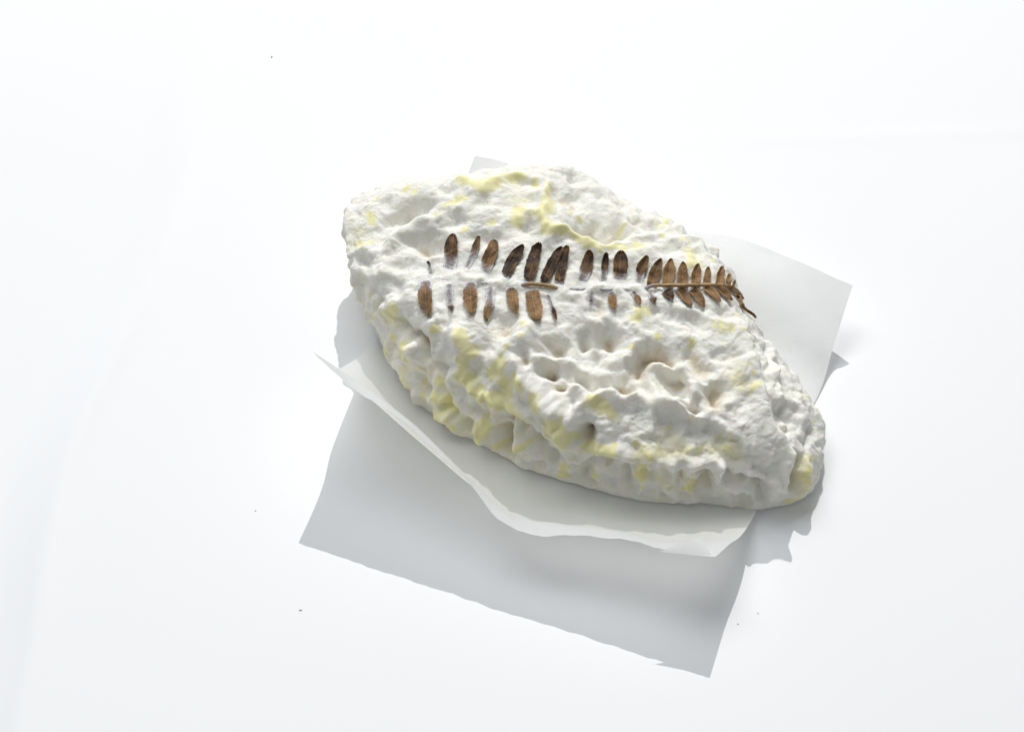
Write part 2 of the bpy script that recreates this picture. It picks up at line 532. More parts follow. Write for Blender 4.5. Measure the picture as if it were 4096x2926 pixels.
# relief read off the photograph: (zoom sheet, half width, height, points)
RELIEF = [
    # the large masses: front ridge, hollow behind it, back ridge, crest of the right end
    (0, 34, 14, [(1164, 734), (1161, 817), (1216, 883), (1271, 921)]), (0, 30, 6, [(1381, 895), (1458, 900), (1535, 921), (1612, 905)]),
    (0, 95, -7, [(1381, 790)]), (0, 50, -9, [(1262, 811)]), (0, 60, -10, [(1502, 833)]),
    (0, 42, 9, [(1205, 430), (1230, 520), (1330, 560), (1450, 575), (1560, 585)]), (0, 45, -9, [(1325, 495)]), (0, 60, -8, [(930, 575)]), (0, 55, 8, [(850, 640), (950, 700), (1060, 720)]),
    (0, 30, 9, [(1640, 740), (1670, 830), (1695, 940), (1740, 1035)]), (0, 60, 8, [(900, 440), (1040, 430)]),
    # upper left
    (1, 95, -52, [(600, 600), (790, 515)]), (1, 55, -32, [(980, 395)]), (1, 55, -26, [(900, 590), (1020, 575)]),
    (1, 60, -28, [(1640, 310), (1750, 330)]), (1, 105, -55, [(790, 840), (870, 800)]), (1, 85, -26, [(610, 1010)]),
    (1, 95, -38, [(420, 1230), (570, 1200)]), (1, 110, -50, [(1960, 400), (2060, 420)]), (1, 95, -42, [(2180, 690), (2230, 720)]),
    (1, 60, -34, [(2090, 260)]), (1, 60, -28, [(1690, 690)]), (1, 55, -24, [(1330, 490)]), (1, 70, -22, [(470, 760)]),
    (1, 70, -30, [(1260, 730), (1380, 760)]), (1, 60, -22, [(1100, 640)]), (1, 60, -24, [(520, 480)]), (1, 80, -26, [(330, 950)]),
    (1, 60, 24, [(560, 770), (680, 640), (850, 590), (1000, 545)]), (1, 65, 26, [(690, 1020), (720, 910), (880, 900)]),
    (1, 65, 30, [(1130, 320), (1290, 390), (1400, 340), (1500, 260), (1600, 260), (1750, 280)]),
    (1, 55, 28, [(1850, 330), (1830, 450), (1790, 580), (1820, 720), (1950, 715), (2080, 770), (2180, 860), (2260, 900)]),
    (1, 35, 14, [(1690, 590), (1780, 500), (1830, 420)]), (1, 38, 34, [(1690, 135)]), (1, 55, 16, [(240, 1050), (320, 1350), (480, 1600)]),
    (1, 60, 20, [(420, 1100), (620, 1060), (740, 1130)]), (1, 70, 18, [(1350, 560), (1560, 620), (1700, 620)]),
    (1, 50, 18, [(230, 420), (190, 620), (190, 850)]), (1, 60, -22, [(1900, 860), (1990, 800)]), (1, 70, -20, [(1450, 780)]),
    (1, 60, 18, [(540, 1330), (700, 1260), (880, 1300), (920, 1420)]), (1, 80, -26, [(620, 1430)]), (1, 60, 16, [(1000, 760), (1180, 700), (1300, 690)]),
    # upper right
    (2, 115, -50, [(130, 660), (170, 700)]), (2, 95, -50, [(330, 720)]), (2, 45, 26, [(-60, 700), (60, 785), (160, 845), (280, 850), (420, 800), (570, 765), (700, 740)]),
    (2, 60, -24, [(220, 400)]), (2, 60, -30, [(380, 470)]), (2, 65, -30, [(540, 640), (640, 680)]), (2, 28, -20, [(340, 470), (430, 560), (520, 660)]),
    (2, 40, 18, [(310, 500), (400, 590), (490, 690)]), (2, 65, -30, [(860, 850)]), (2, 50, -20, [(760, 640), (840, 690)]), (2, 60, 20, [(700, 560), (800, 680), (1000, 740)]),
    (2, 80, -34, [(980, 1460)]), (2, 65, -24, [(1260, 1400)]), (2, 60, -24, [(810, 1420)]), (2, 80, -55, [(290, 1520), (280, 1600)]), (2, 60, -46, [(80, 1560)]),
    (2, 70, -26, [(410, 1380)]), (2, 50, 20, [(560, 1340), (480, 1440), (590, 1560)]), (2, 50, 18, [(900, 1380), (1060, 1410), (1200, 1480), (1400, 1500)]),
    (2, 60, 24, [(150, 1180), (90, 1330)]), (2, 55, 24, [(350, 1180), (420, 1330)]), (2, 50, 20, [(550, 1200), (650, 1330)]), (2, 40, 16, [(700, 1230), (850, 1330), (1000, 1370)]),
    (2, 60, -24, [(200, 1330)]), (2, 60, -26, [(760, 900)]), (2, 45, 20, [(560, 900), (760, 800), (900, 760), (1010, 800), (1080, 900)]),
    (2, 45, -20, [(1000, 900), (1060, 1000)]),
    # pits and ridges of the near half of the top
    (4, 62, -74, [(640, 330), (690, 240), (800, 200), (870, 260)]), (4, 62, -58, [(390, 50), (410, 90)]), (4, 55, -50, [(190, 110)]), (4, 75, -28, [(280, 220)]),
    (4, 75, -58, [(500, 430), (525, 510), (600, 500)]), (4, 80, -46, [(1070, 230), (1170, 330)]), (4, 80, -46, [(920, 440)]), (4, 70, -40, [(960, 570)]),
    (4, 72, -78, [(1310, 500), (1265, 650)]), (4, 48, -44, [(1080, 700)]), (4, 48, -46, [(10, 500)]), (4, 50, -36, [(150, 430), (260, 550)]),
    (4, 65, -58, [(150, 860), (200, 970)]), (4, 65, -36, [(640, 790)]), (4, 60, -36, [(60, 660)]), (4, 60, -26, [(340, 430)]), (4, 60, -30, [(860, 800), (900, 900)]),
    (4, 50, 28, [(120, 530), (260, 590), (450, 580), (600, 560)]), (4, 50, 26, [(870, 650), (1030, 745), (1140, 800)]), (4, 42, 22, [(1110, 480), (1130, 590), (1060, 680)]),
    (4, 48, 22, [(1000, 350), (1090, 440), (1105, 550)]), (4, 42, 24, [(1210, 715), (1340, 660)]), (4, 52, 20, [(440, 300), (560, 260), (600, 330)]),
    (4, 55, 20, [(760, 290), (860, 330), (960, 340)]), (4, 60, 20, [(620, 600), (760, 640), (900, 660)]), (4, 50, 22, [(720, 420), (780, 560)]),
    (4, 55, 20, [(1450, 30), (1555, 200), (1590, 350), (1640, 520), (1690, 700), (1770, 900), (1850, 1080), (1900, 1250)]),
    (4, 62, 34, [(-100, 700), (50, 900), (250, 1030), (480, 1060), (730, 1100), (1000, 1140), (1250, 1170)]),
    (4, 45, -26, [(90, 1150), (400, 1150), (560, 1160), (740, 1195)]), (4, 55, -28, [(380, 1200), (370, 1290)]), (4, 38, -32, [(955, 1190), (985, 1300)]),
    (4, 42, -28, [(650, 1270)]), (4, 48, -26, [(740, 1300)]), (4, 50, -24, [(470, 1270), (540, 1360)]), (4, 55, -28, [(1170, 1230)]),
    (4, 42, -42, [(1370, 1235), (1500, 1290), (1640, 1350), (1640, 1410)]), (4, 38, 24, [(1330, 1185), (1500, 1240), (1650, 1295), (1830, 1340)]),
    (4, 40, 18, [(840, 1230), (950, 1390)]), (4, 60, -30, [(1180, 1340)]), (4, 50, -32, [(250, 1375)]), (4, 45, -36, [(1490, 1450)]), (4, 45, -24, [(870, 1430)]),
    (4, 36, -190, [(1935, 1090), (1908, 1190), (1912, 1310)]), (4, 48, 30, [(2010, 1060), (2010, 1230), (1965, 1380)]), (4, 48, 26, [(1870, 1120), (1850, 1240), (1920, 1400)]),
    (4, 42, -26, [(1560, 120), (1640, 330), (1700, 560), (1800, 770)]), (4, 42, 22, [(1690, 120), (1710, 330), (1690, 480), (1780, 680)]), (4, 42, -20, [(1790, 300), (1800, 480), (1900, 600)]),
    (4, 60, -28, [(1830, 690)]), (4, 55, -28, [(1800, 840)]), (4, 70, 22, [(1970, 800)]), (4, 34, -24, [(1990, 950), (2080, 900)]), (4, 50, 18, [(1860, 600), (2020, 650), (2100, 760)]),
    (4, 28, -16, [(1330, 770), (1480, 870), (1560, 980)]), (4, 26, -16, [(1420, 960), (1540, 1060), (1600, 1160)]), (4, 26, 14, [(1380, 900), (1500, 1000), (1560, 1100)]),
    (4, 26, 12, [(1440, 840), (1560, 960), (1640, 1100)]), (4, 45, -20, [(1500, 640), (1440, 760)]), (4, 50, -22, [(1230, 900), (1330, 960)]), (4, 55, -24, [(1060, 900)]),
    (4, 50, -24, [(1420, 230), (1300, 260)]), (4, 40, -18, [(700, 930), (800, 960)]),
    # lower left
    (3, 40, -62, [(890, 85), (980, 92), (1045, 140), (1055, 240)]), (3, 115, 55, [(930, 210)]), (3, 62, -84, [(2070, 380)]), (3, 55, -44, [(1870, 310)]),
    (3, 85, -52, [(2130, 190)]), (3, 55, -40, [(2160, 500)]), (3, 110, -50, [(1680, 20)]), (3, 60, -18, [(1430, 440)]), (3, 50, -18, [(1480, 320)]), (3, 60, -40, [(2260, 700)]),
    (3, 65, -36, [(1720, 800)]), (3, 58, -42, [(1660, 920), (1700, 1060)]), (3, 48, -30, [(1850, 820)]), (3, 62, -42, [(1970, 930)]), (3, 60, -30, [(2080, 1130)]),
    (3, 58, -24, [(1480, 700)]), (3, 45, -36, [(1380, 830), (1440, 790)]), (3, 75, 36, [(1300, 110), (1370, 250), (1340, 420), (1450, 560), (1650, 640), (1850, 720), (2050, 830), (2270, 970)]),
    (3, 75, 50, [(1900, 60), (1700, 260), (1780, 380), (1880, 500), (2000, 620), (2150, 700), (2280, 760)]), (3, 40, 22, [(1110, 0), (1110, 210)]),
    (3, 48, 20, [(1480, 750), (1510, 900), (1450, 980)]), (3, 45, 20, [(1780, 880), (1860, 1000), (1890, 1090)]), (3, 35, 18, [(1230, 520), (1330, 660), (1400, 760), (1500, 810)]),
    (3, 85, 38, [(1180, 740)]), (3, 30, -34, [(1190, 655), (1265, 680), (1290, 760)]), (3, 60, 24, [(1000, 690)]), (3, 38, 16, [(780, 250), (860, 420), (960, 560)]),
    (3, 45, -22, [(960, 400), (1060, 560)]), (3, 60, -22, [(1180, 330)]), (3, 50, -20, [(1240, 620)]), (3, 60, -24, [(820, 30)]), (3, 55, -22, [(1560, 190)]),
    (3, 60, 22, [(2030, 270), (2200, 280)]), (3, 50, 18, [(1980, 180), (1900, 240)]), (3, 40, -24, [(1560, 1040), (1600, 1090)]), (3, 55, -28, [(1950, 1160)]), (3, 45, 16, [(2000, 1030), (2150, 1220)]),
    # folds between the pits, the wall's pleats and the end face
    (7, 24, 16, [(945, 875), (1050, 858), (1115, 872), (1140, 900)]), (7, 22, 14, [(1085, 965), (1130, 985), (1190, 1000)]), (7, 24, 16, [(1345, 790), (1312, 850), (1300, 930)]),
    (7, 22, 16, [(1400, 880), (1440, 860), (1480, 880)]), (7, 24, 14, [(1490, 880), (1540, 880), (1570, 940), (1590, 1010)]), (7, 24, 16, [(1440, 960), (1470, 1020), (1540, 1050)]),
    (7, 24, 18, [(1140, 1060), (1200, 1012), (1280, 1022), (1370, 1000)]), (7, 24, 18, [(1440, 1040), (1520, 1070), (1590, 1092), (1660, 1085)]), (7, 20, 12, [(1640, 900), (1690, 950), (1720, 1010)]),
    (7, 24, 14, [(1180, 700), (1230, 740), (1300, 740)]), (7, 16, -14, [(960, 830), (1000, 790), (1060, 800)]), (7, 16, -14, [(1120, 930), (1180, 950), (1230, 930), (1290, 960)]),
    (7, 18, -16, [(1200, 850), (1260, 880)]), (7, 18, -14, [(1420, 1000), (1400, 940)]), (7, 18, -16, [(1150, 1120), (1130, 1170)]), (7, 30, 12, [(200, 450), (330, 420), (430, 350), (560, 290), (640, 270)]),
    (7, 40, 12, [(330, 500), (440, 440), (520, 430)]), (7, 30, -12, [(330, 330), (450, 260), (510, 235)]),
    (7, 16, 14, [(700, 1100), (730, 1180)]), (7, 18, 14, [(870, 1120), (900, 1220)]), (7, 18, 14, [(1060, 1290), (1080, 1370)]), (7, 16, 12, [(1240, 1290), (1230, 1380)]), (7, 16, 12, [(1430, 1290), (1480, 1400)]),
    (7, 16, 12, [(1500, 1290), (1590, 1420)]), (7, 18, 14, [(1690, 1310), (1720, 1400)]), (7, 24, -18, [(800, 1160), (820, 1220)]), (7, 22, -16, [(960, 1200), (1000, 1260)]), (7, 24, -18, [(1150, 1310), (1130, 1360)]),
    (7, 20, -18, [(1320, 1310), (1310, 1370)]), (7, 18, -18, [(1460, 1300), (1480, 1340)]), (7, 20, -16, [(1620, 1330), (1640, 1390)]), (7, 18, -20, [(1860, 1390)]), (7, 16, -20, [(1180, 1375)]),
    (7, 14, -14, [(1870, 760), (1890, 860), (1880, 960)]), (7, 14, 12, [(1900, 800), (1910, 920), (1930, 1010)]), (7, 16, -14, [(1930, 1060), (1980, 1110)]), (7, 16, 12, [(1930, 1020), (2010, 1060), (2060, 1120)]), (7, 16, -14, [(1960, 1150), (2010, 1130)]),
    # the buried stalk of the fern lifts the mould
    (5, 60, 22, [(250, 620), (700, 640), (1100, 690), (1480, 720)]), (5, 50, 24, [(740, 610)]), (5, 45, 20, [(1000, 640)]), (5, 50, -22, [(1300, 1150)]),
    (6, 60, 22, [(80, 620), (220, 590), (400, 560), (600, 560), (900, 545)]),
]

BARE = [
    (1, 52, [(1130, 315), (1280, 390), (1400, 345), (1480, 270), (1540, 285), (1620, 270)]), (1, 30, [(1740, 300)]), (1, 52, [(1850, 480), (1800, 590), (1830, 720), (1930, 720)]), (1, 36, [(1950, 720), (2080, 780), (2180, 870), (2260, 910)]),
    (1, 28, [(1150, 690)]), (1, 34, [(670, 390)]), (1, 26, [(740, 410)]), (1, 26, [(375, 570), (390, 640)]), (1, 34, [(260, 830), (340, 800)]), (1, 34, [(1000, 510), (1140, 475)]), (1, 24, [(930, 570)]),
    (1, 34, [(1690, 130)]), (1, 44, [(1580, 640), (1600, 540)]), (1, 34, [(160, 600), (165, 880)]), (1, 22, [(2040, 530)]), (1, 20, [(2115, 560)]), (1, 34, [(1650, 1530)]), (1, 28, [(315, 1230)]), (1, 34, [(340, 1430)]),
    (1, 48, [(500, 1430), (570, 1360)]), (1, 36, [(920, 1540)]), (1, 28, [(490, 280)]), (1, 22, [(430, 440)]), (1, 28, [(1850, 330), (1850, 430)]), (1, 26, [(1380, 640)]), (1, 24, [(550, 1590)]), (1, 34, [(1130, 1580)]),
    (2, 30, [(270, 870), (400, 860)]), (2, 32, [(500, 825), (560, 850)]), (2, 20, [(880, 780)]), (2, 18, [(940, 800)]), (2, 14, [(670, 830)]), (2, 12, [(755, 815)]), (2, 34, [(970, 880)]), (2, 48, [(970, 960), (950, 1000)]), (2, 28, [(1140, 960)]),
    (2, 26, [(400, 655)]), (2, 14, [(450, 715)]), (2, 58, [(510, 1410), (560, 1370)]), (2, 30, [(690, 1560)]), (2, 26, [(970, 1600)]), (2, 24, [(1280, 1530)]), (2, 24, [(1360, 1550)]), (2, 20, [(1355, 1390), (1380, 1430)]), (2, 20, [(1150, 1490)]), (2, 18, [(60, 560)]), (2, 24, [(720, 750)]), (2, 30, [(700, 600), (760, 640)]),
    (3, 34, [(750, 110)]), (3, 44, [(720, 190)]), (3, 66, [(860, 240), (890, 190)]), (3, 55, [(850, 440), (870, 480)]), (3, 30, [(980, 490)]), (3, 32, [(1020, 590)]), (3, 44, [(1350, 100), (1360, 150)]), (3, 55, [(1420, 220)]), (3, 44, [(1370, 300)]), (3, 30, [(1840, 150)]), (3, 24, [(1860, 20)]), (3, 26, [(1720, 220)]),
    (3, 64, [(1640, 350), (1580, 400)]), (3, 60, [(1680, 480), (1720, 520)]), (3, 55, [(1360, 420), (1400, 490)]), (3, 56, [(1490, 560), (1650, 620), (1830, 730)]), (3, 40, [(1950, 620), (2010, 660)]), (3, 60, [(2120, 800), (2240, 900)]), (3, 60, [(990, 690), (1030, 740)]), (3, 72, [(1170, 720)]), (3, 46, [(1130, 800)]),
    (3, 58, [(1540, 800), (1490, 930)]), (3, 40, [(1860, 970)]), (3, 26, [(1880, 1060)]), (3, 46, [(2170, 1180), (2150, 1270)]), (3, 34, [(1150, 460)]), (3, 30, [(1800, 450), (1860, 510)]), (3, 34, [(1600, 1020)]), (3, 30, [(1290, 820)]),
    (4, 22, [(780, 60), (800, 85)]), (4, 26, [(560, 165)]), (4, 26, [(1080, 120)]), (4, 14, [(1000, 165)]), (4, 20, [(1325, 145)]), (4, 22, [(1380, 45)]), (4, 26, [(1465, 65)]), (4, 14, [(1530, 350)]), (4, 14, [(1555, 385)]), (4, 16, [(1560, 420)]), (4, 20, [(1600, 500), (1540, 560)]),
    (4, 48, [(250, 640), (330, 670), (390, 730)]), (4, 56, [(0, 800), (50, 900)]), (4, 40, [(180, 1010), (300, 1010), (430, 1015)]), (4, 22, [(610, 965)]), (4, 28, [(720, 1075)]), (4, 32, [(250, 1275)]), (4, 38, [(620, 1250), (640, 1290)]), (4, 20, [(650, 1360)]), (4, 22, [(690, 1200)]), (4, 38, [(1060, 1320), (1030, 1360)]),
    (4, 18, [(1340, 995)]), (4, 18, [(1380, 1030)]), (4, 14, [(1140, 1020)]), (4, 22, [(900, 830)]), (4, 40, [(2030, 1080)]), (4, 24, [(2090, 1090)]), (4, 34, [(2010, 1180), (1990, 1260)]), (4, 38, [(1975, 1340), (1960, 1400)]), (4, 34, [(1910, 1150), (1912, 1250)]), (4, 36, [(1880, 1460), (1950, 1430)]), (4, 12, [(570, 980)]), (4, 11, [(1285, 995)]), (4, 11, [(1775, 1000)]), (4, 16, [(480, 240)]), (4, 30, [(600, 1470)]), (4, 24, [(2060, 560)]), (4, 22, [(1990, 580)]), (4, 24, [(2150, 760)]), (4, 26, [(1060, 1480)]),
]

THIN = [
    (1, 200, [(1300, 340), (1600, 400)]), (1, 150, [(1900, 650), (1600, 600)]), (1, 120, [(250, 800), (400, 500)]), (1, 120, [(450, 1400), (600, 1500)]),
    (2, 170, [(880, 850), (1000, 950)]), (2, 140, [(500, 820)]), (2, 120, [(1200, 1480)]), (2, 100, [(700, 640)]),
    (3, 200, [(1500, 450), (1750, 600), (2100, 820)]), (3, 160, [(1350, 200)]), (3, 160, [(850, 300), (950, 550)]), (3, 140, [(1150, 760)]), (3, 160, [(1550, 900), (1850, 1000)]),
    (4, 150, [(1350, 250), (1540, 500)]), (4, 160, [(700, 980), (1350, 1020)]), (4, 130, [(300, 720)]), (4, 130, [(650, 1280), (1050, 1330)]), (4, 150, [(2000, 1150), (1960, 1380)]), (4, 130, [(2050, 600)]), (4, 140, [(1420, 1100)]), (4, 120, [(250, 1280)]),
]


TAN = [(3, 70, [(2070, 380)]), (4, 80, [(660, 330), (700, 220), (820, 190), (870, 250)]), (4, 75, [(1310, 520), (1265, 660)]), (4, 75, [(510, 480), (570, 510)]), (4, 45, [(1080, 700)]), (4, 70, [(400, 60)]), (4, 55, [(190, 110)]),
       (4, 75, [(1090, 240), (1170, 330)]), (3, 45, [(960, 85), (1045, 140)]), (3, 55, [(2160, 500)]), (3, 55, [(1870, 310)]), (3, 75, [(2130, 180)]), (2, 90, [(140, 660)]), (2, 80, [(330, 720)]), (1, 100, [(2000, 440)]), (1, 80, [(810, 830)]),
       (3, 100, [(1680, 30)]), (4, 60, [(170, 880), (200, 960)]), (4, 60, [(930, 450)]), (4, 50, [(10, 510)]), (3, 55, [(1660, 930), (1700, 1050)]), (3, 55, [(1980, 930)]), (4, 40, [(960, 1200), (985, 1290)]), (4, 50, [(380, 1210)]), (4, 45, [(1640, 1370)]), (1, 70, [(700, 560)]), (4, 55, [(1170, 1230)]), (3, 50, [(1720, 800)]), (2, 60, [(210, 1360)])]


def feature_pts(z, pts):
    return np.array([hit(*zp(z, *q))[0] for q in pts])


# domain warp, so no dent has a drawn outline
WARP = np.stack([fbm(V * 150, 40 + k, 2) for k in range(3)], 1) * .0026
VW = V + WARP
disp = np.zeros(NV)
for z, w, a, pts in RELIEF:
    fp = feature_pts(z, pts)
    wm = w * ZSC[z] * S
    am = a * ZSC[z] * S * (1.6 if a > 0 else 1.9)
    am *= 1 + .6 * sstep(.75, .3, np.mean([hit(*zp(z, *q))[1][2] for q in pts]))
    if fp[:, 0].min() > .105:
        am *= .5                                       # the tucked end is calmer
    lo, hi = fp.min(0) - 3 * wm, fp.max(0) + 3 * wm
    idx = np.where(np.all((VW > lo) & (VW < hi), axis=1))[0]
    d = poly_dist(VW[idx], fp) / wm
    prof = np.exp(-(d ** 2) * .9) if a > 0 else np.exp(-(d ** 2.0) * .8)
    disp[idx] += am * prof
topside = sstep(.006, .018, V[:, 2])
q = V + np.stack([fbm(V * 90, 65 + k, 2) for k in range(3)], 1) * .005
steep = sstep(.85, .35, N[:, 2])                       # the walls are the most wrinkled
near = sstep(.012, -.02, V[:, 1])
amp = .7 + .2 * steep + .25 * near + .3 * perlin(V * 45, 63)
b1 = np.abs(perlin(q * 120, 60))
b2 = np.abs(perlin(q * 250 + 4, 61))
disp += .0009 * fbm(V * 55, 62, 2)
qw = q * np.array([1, 1, .45])
bw = np.abs(perlin(qw * 125, 68))
disp += .0085 * (np.sqrt(bw ** 2 + .008) - .24) * steep * (.25 + .75 * sstep(.11, .075, V[:, 0])) * sstep(.001, .006, V[:, 2])
b0 = np.abs(perlin(q * 72, 67))
disp += .0034 * (np.sqrt(b0 ** 2 + .004) - .22) * (1 - .5 * near)
disp += .0034 * (np.sqrt(b1 ** 2 + .003) - .22) * amp + .0016 * (np.sqrt(b2 ** 2 + .003) - .2) * amp
bottom = sstep(.0008, .003, V[:, 2])
disp *= bottom * (1 - .35 * sstep(.095, .115, V[:, 0]))
bare = np.zeros(NV)
W2 = np.stack([fbm(V * 330, 50 + k, 3) for k in range(3)], 1) * .0017
VB = V + W2
for z, w, pts in BARE:
    fp = feature_pts(z, pts)
    wm = w * ZSC[z] * S * 1.12
    lo, hi = fp.min(0) - 2 * wm, fp.max(0) + 2 * wm
    idx = np.where(np.all((VB > lo) & (VB < hi), axis=1))[0]
    d = poly_dist(VB[idx], fp) / wm
    bare[idx] = np.maximum(bare[idx], 1 - .5 * d ** 1.3)
bare = np.clip(bare, 0, 1)
thin = np.zeros(NV)
for z, w, pts in THIN:
    fp = feature_pts(z, pts)
    wm = w * ZSC[z] * S
    d = poly_dist(VW, fp) / wm
    thin = np.maximum(thin, np.exp(-d ** 2))
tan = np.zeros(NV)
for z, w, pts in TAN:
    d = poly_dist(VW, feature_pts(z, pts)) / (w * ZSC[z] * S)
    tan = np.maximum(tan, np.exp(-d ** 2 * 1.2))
thin = np.maximum(thin * .85, .66 * steep * (.6 + .4 * sstep(.06, -.02, V[:, 0])))                   # the walls of the cheese are only thinly overgrown
thin *= .6 + 1.0 * fbm(V * 120, 70, 2)
# small flecks of bare rind scattered where the mould is thin
fl = perlin(V * 420, 71) * .5 + perlin(V * 240, 72) * .5
bare = np.maximum(bare, sstep(.18, .34, fl) * sstep(.25, .6, thin) * .8)
VD = V + N * disp[:, None]
# puff the sculpted surface up: a few rounds of smoothing, then the fine crumb of the mould
ED = np.empty(len(cheese_me.edges) * 2, np.int32)
cheese_me.edges.foreach_get('vertices', ED)
ED = ED.reshape(-1, 2)
deg = np.maximum(np.bincount(ED.ravel(), minlength=NV), 1)
for _ in range(4):
    acc = np.stack([np.bincount(ED[:, 0], VD[ED[:, 1], k], NV) + np.bincount(ED[:, 1], VD[ED[:, 0], k], NV) for k in range(3)], 1) / deg[:, None]
    VD = VD * .4 + acc * .6
b3 = np.abs(perlin(q * 430 + 9, 73))
VD += N * ((.00055 * (np.sqrt(b3 ** 2 + .004) - .2) + .00016 * fbm(V * 900, 64, 2) + .00026 * fbm(V * 420, 66, 2) - .00016 * np.exp(-(perlin(V * 230 + WARP * 300, 69) / .06) ** 2)) * (1 - .8 * sstep(.4, .7, bare)) * bottom)[:, None]
# nothing may sink through the paper
VD[:, 2] = np.maximum(VD[:, 2], .0006)
cheese_me.vertices.foreach_set('co', VD.astype(np.float32).ravel())
cheese_me.update()
cheese_me.polygons.foreach_set('use_smooth', np.ones(len(cheese_me.polygons), dtype=bool))
set_attr(cheese_me, 'bare', bare)
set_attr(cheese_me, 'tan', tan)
set_attr(cheese_me, 'thin', np.clip(thin, 0, 1))
cheese = bpy.data.objects.new('cheese', None)
coll.objects.link(cheese)
tag(cheese, 'lumpy white mould-ripened cheese with bare pale yellow patches on its rind', 'cheese')
cheese_me.name = 'rind'
cheese_me.materials.clear()
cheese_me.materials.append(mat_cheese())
rind = bpy.data.objects.new('rind', cheese_me)
coll.objects.link(rind)
rind.parent = cheese
N2 = np.empty(NV * 3, np.float32)
cheese_me.vertex_normals.foreach_get('vector', N2)
N2 = N2.reshape(-1, 3).astype(float)
BVHD = bvh_of(cheese_me, VD)


# ------------------------------------------------------------------ fern frond pressed into the mould
fern = bpy.data.objects.new('fern_frond', None)
coll.objects.link(fern)
tag(fern, 'dried brown fern frond half overgrown by white mould on top of the cheese', 'fern')
MAT_LEAF = mat_leaf()
# (sheet, base, tip, width, mould reaches up to, dark tone, bend)
LEAVES = [
    (5, (590, 580), (675, 135), 190, .52, .75, .00), (5, (780, 570), (970, 175), 125, .64, .72, .02), (5, (1015, 610), (1165, 235), 190, .38, .55, -.03),
    (5, (1270, 650), (1495, 268), 185, .10, .95, -.04), (5, (1550, 700), (1700, 250), 175, .08, .95, -.02), (5, (1735, 720), (1965, 298), 155, .06, .95, -.03), (5, (1925, 730), (2030, 280), 150, .10, .85, -.04),
    (5, (385, 610), (365, 470), 70, .95, .7, .0), (6, (330, 560), (320, 700), 70, .95, .7, .0), (5, (330, 620), (350, 1125), 195, .42, .60, .06), (5, (600, 660), (630, 1055), 120, .92, .6, .03), (5, (868, 640), (875, 1100), 195, .38, .25, .03), (5, (1100, 680), (1065, 1185), 140, .62, .5, -.02),
    (5, (1345, 710), (1410, 1098), 155, .30, .25, .03), (5, (1590, 760), (1680, 1185), 215, .16, .25, .03), (5, (1780, 790), (1905, 1160), 60, .66, .75, .0),
    (6, (200, 500), (318, 145), 150, .46, .62, .05), (6, (455, 500), (482, 170), 90, .52, .75, .0), (6, (640, 480), (660, 150), 185, .30, .70, .0), (6, (860, 520), (955, 210), 125, .45, .60, -.05),
    (6, (1010, 535), (1120, 240), 150, .04, .45, -.03), (6, (1185, 535), (1220, 235), 165, .0, .15, .0), (6, (1362, 535), (1365, 270), 150, .0, .18, .0), (6, (1495, 532), (1525, 290), 130, .0, .18, .0),
    (6, (1640, 530), (1665, 340), 100, .0, .2, .0), (6, (1765, 530), (1785, 335), 115, .0, .15, .0), (6, (1872, 540), (1872, 435), 65, .0, .2, .0, True), (6, (1920, 556), (1925, 508), 26, .0, .2, .0, True),
    (6, (550, 560), (590, 790), 115, .42, .12, .0), (6, (780, 570), (880, 757), 75, .55, .15, -.05), (6, (985, 565), (1040, 740), 90, .66, .6, .0), (6, (1150, 565), (1240, 700), 105, .26, .8, .0),
    (6, (1310, 565), (1458, 775), 118, .06, .35, -.04), (6, (1470, 565), (1618, 780), 122, .05, .35, -.04), (6, (1615, 558), (1780, 730), 95, .0, .15, -.05), (6, (1745, 552), (1900, 705), 90, .0, .15, -.05), (6, (1855, 552), (2012, 682), 70, .0, .18, -.03, True),
    (6, (1960, 590), (2172, 890), 60, .0, .22, .13, True),
]


def shell(z, pts_px, lift):
    """pixels -> points lying just above the sculpted cheese"""
    out = []
    for x, y in pts_px:
        l, n = hit(*zp(z, x, y), BVHD)
        out.append(l + Vector(n) * 0 + np.array([0, 0, 0]))
    return np.array(out)


